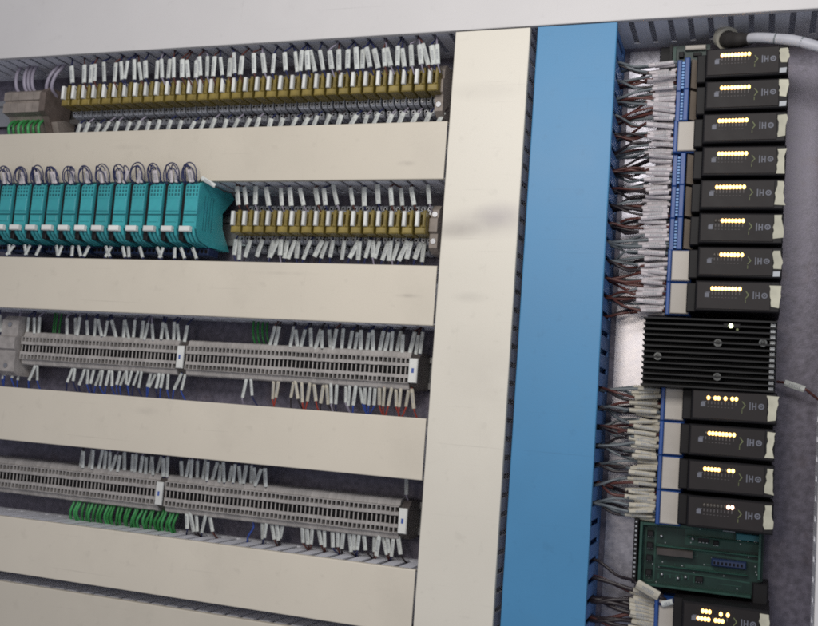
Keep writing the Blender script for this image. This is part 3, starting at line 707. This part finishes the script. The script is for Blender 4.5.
# ------------------------------------------------------------------ finned power supply
zc = 75.5
t = thing('power_supply', (-40, 79, zc), 'black finned heat sink of the power supply with one lit green lamp', 'power supply')
m = MB()
m.box(-61, 59.5, -56, -.4, -33.5, 33.5, 0, 1)
for i in range(13):
    z = -32.2 + 5.3 * i
    m.prism([(-56.2, z - 1.15), (-77, z - .75), (-77, z + .75), (-56.2, z + 1.15)], -60.5, 58.5, 0)
m.build('heat_sink', 'fin', t)
m = MB()
for i in range(12):
    z = -32.2 + 5.3 * (i + .5)
    m.prism([(-57, z - 1.5), (-71, z - 1.3), (-71, z + 1.3), (-57, z + 1.5)], 53.5, 57.6)
m.build('end_strip', 'bare', t)
for (x, z) in ((-45.8, -5), (7.9, 10.0), (8.4, -21.5), (47.3, 12)):
    s = MB(); s.cyl(x, z, 3.6, -75.5, -56.3, 0, 14); s.ring(x, z, 3.6, 2.2, -76.8, -75.6, 0); s.box(x - 2, x + 2, -76.2, -75.4, z - .5, z + .5, 1)
    s.build('screw', ['clear', 'dark'], t)
s = MB(); s.box(12, 27, -77.3, -56.3, 24.4, 28.6, 0, .6); lh = s.build('lamp_holder', 'black', t)
s = MB(); s.cyl(18.8, 26.3, 1.9, -79.8, -77.4, 0, 12, 1.2); s.build('led', 'led_green', lh)
s = MB(); s.cyl(24.5, 23.0, 1.2, -78.5, -77.2, 0, 8); s.build('adjuster', 'printg', t)

# ------------------------------------------------------------------ circuit boards
zc = -116
t = thing('circuit_board', (-40, 79, zc), 'green circuit board in the empty slot above the bottom module', 'circuit board')
m = MB(); m.prismd([(-59, 30), (55, 33), (55, -16), (47, -20), (47, -33), (-57, -33)], -31, -28.5); m.build('board', 'pcb', t)
m = MB()
f0, f1 = -31.4, -31.0
m.box(-53, -51.8, f0, f1, -28, 24); m.box(-53, -44, f0, f1, 23, 24.2); m.box(-53, -44, f0, f1, -28.5, -27.3)
m.box(-44.4, -42.9, f0, f1, -28, 26)
m.prismd([(-42, 8.6), (52, 2.4), (52, .2), (-42, 6.2)], f0, f1); m.prismd([(-42, -15), (44, -18), (44, -19.3), (-42, -16.4)], f0, f1)
m.box(-16.5, 52, f0, f1 + .05, 10, 26); m.box(-15, 40, f0, f1, -13, -8)
for q in range(7): m.box(-40 + q * 5.5, -38.6 + q * 5.5, f0, f1, -25 + (q % 3), -19)
m.build('copper_traces', 'pcbt', t)
for (x0, x1, z0, z1, mm, h) in ((-51, -45.4, 15, 20, 'black', 6), (-51, -45.4, 4, 9, 'black', 6), (-51, -45.4, -8, -3, 'black', 6), (-51, -45.4, -22, -17, 'black', 6),
                              (-4, 6, 14.5, 19, 'black', 5), (10, 15, 13, 17, 'black', 5), (-5, 2, -23, -18, 'black', 5), (-42, 40, 27.5, 31, 'black', 7), (30, 52, 20, 26, 'tealdark', 4)):
    s = MB(); s.box(x0, x1, -31 - h, -31.02, z0, z1, 0, .6)
    for q in range(3): s.box(x0 + (x1 - x0) * (q + .2) / 3, x0 + (x1 - x0) * (q + .6) / 3, -31.8, -31.03, z0 - 1, z0 - .02, 1)
    s.build('chip', [mm, 'screw'], t)
s = MB(); s.prism([(-31.02, -2), (-41, -1), (-42, 4), (-41, 5), (-31.02, 6)], -41, -8); s.build('socket_connector', 'dimclamp', t)
s = MB(); s.box(9, 40, -40, -31.02, -6, 1, 0, 1.2)
for q in range(8): s.box(11 + q * 3.5, 12.6 + q * 3.5, -40.4, -39.9, -4, -1.5, 1)
s.build('blue_connector', ['navy_plug', 'dark'], t)
for (x0, x1, z0, z1) in ((-43, 52, 6.0, 7.6), (-14, 50, 18, 19.4), (-41, 42, -12.5, -11.2)):
    MB().box(x0, x1, -36, -31.02, z0, z1, 0, .5).build('guide_rib', 'pcbt', t)
s = MB()
for q in range(22): s.cyl(R(-50, 50), R(-30, 28), .55, -31.5, -31.03, 0, 6)
s.build('solder_points', 'bare', t)
s = MB()
s.prismd([(-57.5, -31), (-55.2, -31), (-55.2, 28), (-57.5, 28)], -42, -31.02); s.prismd([(-55.1, 25.6), (52, 28.8), (52, 31), (-55.1, 27.8)], -41, -31.02)
s.prismd([(-55.1, -31), (45, -31), (45, -29), (-55.1, -29)], -42, -31.02); s.box(50.5, 52.6, -40, -31.02, -14, 28.6)
s.build('housing_rim', 'pcbt', t)
s = MB()
for q in range(16):
    x0, z0 = R(-40, 20), R(-26, 26); x1 = x0 + R(6, 26); s.box(x0, x1, -31.2, -31.03, z0, z0 + .6); s.box(x1, x1 + .6, -31.25, -31.03, z0 + .05, z0 + R(2, 7))
s.build('fine_tracks', 'pcbt', t)
for (x, z) in ((-38, 16), (-9, 16.5), (11, -1), (-36, -20), (-21, -22), (-14, -20)):
    MB().cyl(x, z, 1.5, -36, -31.02, 0, 10, 1.2).build('capacitor', 'screw', t)
s = MB()
s.box(-63.5, -59.2, -40, -.4, -31, 31, 0, .8)
for q in range(14): s.box(-62.4, -60.6, -40.6, -39.9, -29 + q * 4.3, -27.4 + q * 4.3, 1)
s.build('edge_connector', ['black', 'bare'], t)
s = MB(); s.box(46, 60.5, -36, -.4, -42, -17.5, 0, 1.5); s.build('module_guide', 'black', t)
t = thing('circuit_board', (-75, 79, 382), 'small green circuit board under the top duct beside the topmost module', 'circuit board')
m = MB(); m.box(-16, 22, -31, -28.5, -18, 10); m.build('board', 'pcb', t)
MB().box(-17, -14.6, -36, -.4, -18, 10).build('edge_connector', 'black', t)
MB().box(-28, -17.2, -24, -.4, -17, 12, 0, 1).build('slot_socket', 'black', t)
s = MB(); s.box(-2, 18, -36, -31.02, 3.5, 8.2, 0, .8); s.build('label_strip', 'label', t)
s = MB(); s.box(-8, -3, -35, -31.02, -4, 2, 0, .6); s.box(6, 14, -34, -31.02, -3, 1, 0, .6); s.build('chip', 'black', t)
s = MB(); s.box(-14, -11, -33, -31.02, -14, 8); s.build('copper_traces', 'pcbt', t)

# ------------------------------------------------------------------ cable at the top and lone wire at the edge
t = thing('grey_cable', (-30, 40, 388), 'thick grey cable leaving a black rubber boot under the top duct', 'cable')
off = Vector((-30, 40, 388))
P = [Vector(p) - off for p in ((-24, 24, 385), (-10, 14, 382.5), (8, 6, 377.5), (26, 0, 372), (46, -4, 363.5), (80, -8, 350), (130, -10, 330))]
MB().tube(P, 5.0, n=14, sub=6).build('cable_sheath', 'conduit', t); sheath = t.children[0]
for a, b in ((P[2], P[2] + Vector((1.4, -.4, -.45))), (P[3] + Vector((5, -1, -1.8)), P[3] + Vector((6.4, -1.3, -2.4)))):
    MB().tube([a, b], 5.25, n=14, sub=1).build('cable_tie', 'w_grey', sheath)
MB().tube([Vector((-39, 44, 396)) - off, Vector((-33, 34, 389.5)) - off, Vector((-25, 25, 385.6)) - off, Vector((-15, 17, 383)) - off], 6, n=14, sub=4, radii=[9.5, 8.2, 7.2, 6.0]).build('rubber_boot', 'rubber', t)
MB().tube([Vector((-40, 46, 398)) - off, Vector((-36.5, 40, 393.5)) - off], 11.5, n=18, sub=1).build('grommet', 'boot', t)
wire('marked_wire', [(22, 66, 56), (27, 60, 55.5), (46, 58, 50), (54, 62, 45), (62, 68, 40), (75, 72, 36)], 1.3, 'w_brown', 'lone white sleeved brown wire beside the heat sink on the bare steel plate', 'marked wire', None, ((28.5, 60, 55.2), (46.5, 58, 49.8)), 'sleeve', 6.0, 4.5)

# ------------------------------------------------------------------ camera
cam = bpy.data.cameras.new('camera'); co = bpy.data.objects.new('camera', cam); COL.objects.link(co)
Rm = ((0.9424785317308423, -0.07364755909137143, 0.32605253298561937), (0.0362034334965138, 0.9921785990656379, 0.1194610353178347), (-0.3323003590571622, -0.10078523997108108, 0.937773323769892))
rx = Vector((Rm[0][0], Rm[0][2], -Rm[0][1])); up = -Vector((Rm[1][0], Rm[1][2], -Rm[1][1])); bk = -Vector((Rm[2][0], Rm[2][2], -Rm[2][1]))
mw = Matrix((rx, up, bk)).transposed().to_4x4(); mw.translation = Vector((0, -0.95, 0)); co.matrix_world = mw
cam.sensor_width = 36; cam.lens = 36 * 983.467 / 818; cam.clip_start = 0.01; cam.clip_end = 50
S.camera = co

# ------------------------------------------------------------------ light: ceiling tubes of the workshop and a soft room
def area(name, loc, target, sx, sy, power, col):
    l = bpy.data.lights.new(name, 'AREA'); l.shape = 'RECTANGLE'; l.size = sx; l.size_y = sy; l.energy = power; l.color = col
    o = bpy.data.objects.new(name, l); COL.objects.link(o); o.location = loc
    o.rotation_euler = (Vector(target) - Vector(loc)).to_track_quat('-Z', 'Y').to_euler()
    return o
area('ceiling_lamp', (-0.20, -1.00, 0.58), (-0.22, 0, 0.36), 0.8, 0.30, 8.0, (1.0, 0.975, 0.94))
area('room_lamp', (-0.31, -1.47, 0.19), (-0.25, 0, 0.12), 0.28, 0.24, 2.0, (1.0, 0.90, 0.74))
area('side_window', (1.2, -1.3, -0.25), (-0.1, 0, 0.25), 0.8, 0.8, 4.2, (0.74, 0.84, 1.0))
W = bpy.data.worlds.new('World'); S.world = W; W.use_nodes = True
W.node_tree.nodes['Background'].inputs[0].default_value = (0.80, 0.84, 1.0, 1); W.node_tree.nodes['Background'].inputs[1].default_value = 0.29
S.view_settings.view_transform = 'Standard'; S.view_settings.look = 'None'; S.view_settings.exposure = 0; S.view_settings.gamma = 1
S.render.engine = 'CYCLES'; S.cycles.use_denoising = False; S.cycles.filter_width = 2.0
S.cycles.max_bounces = 6
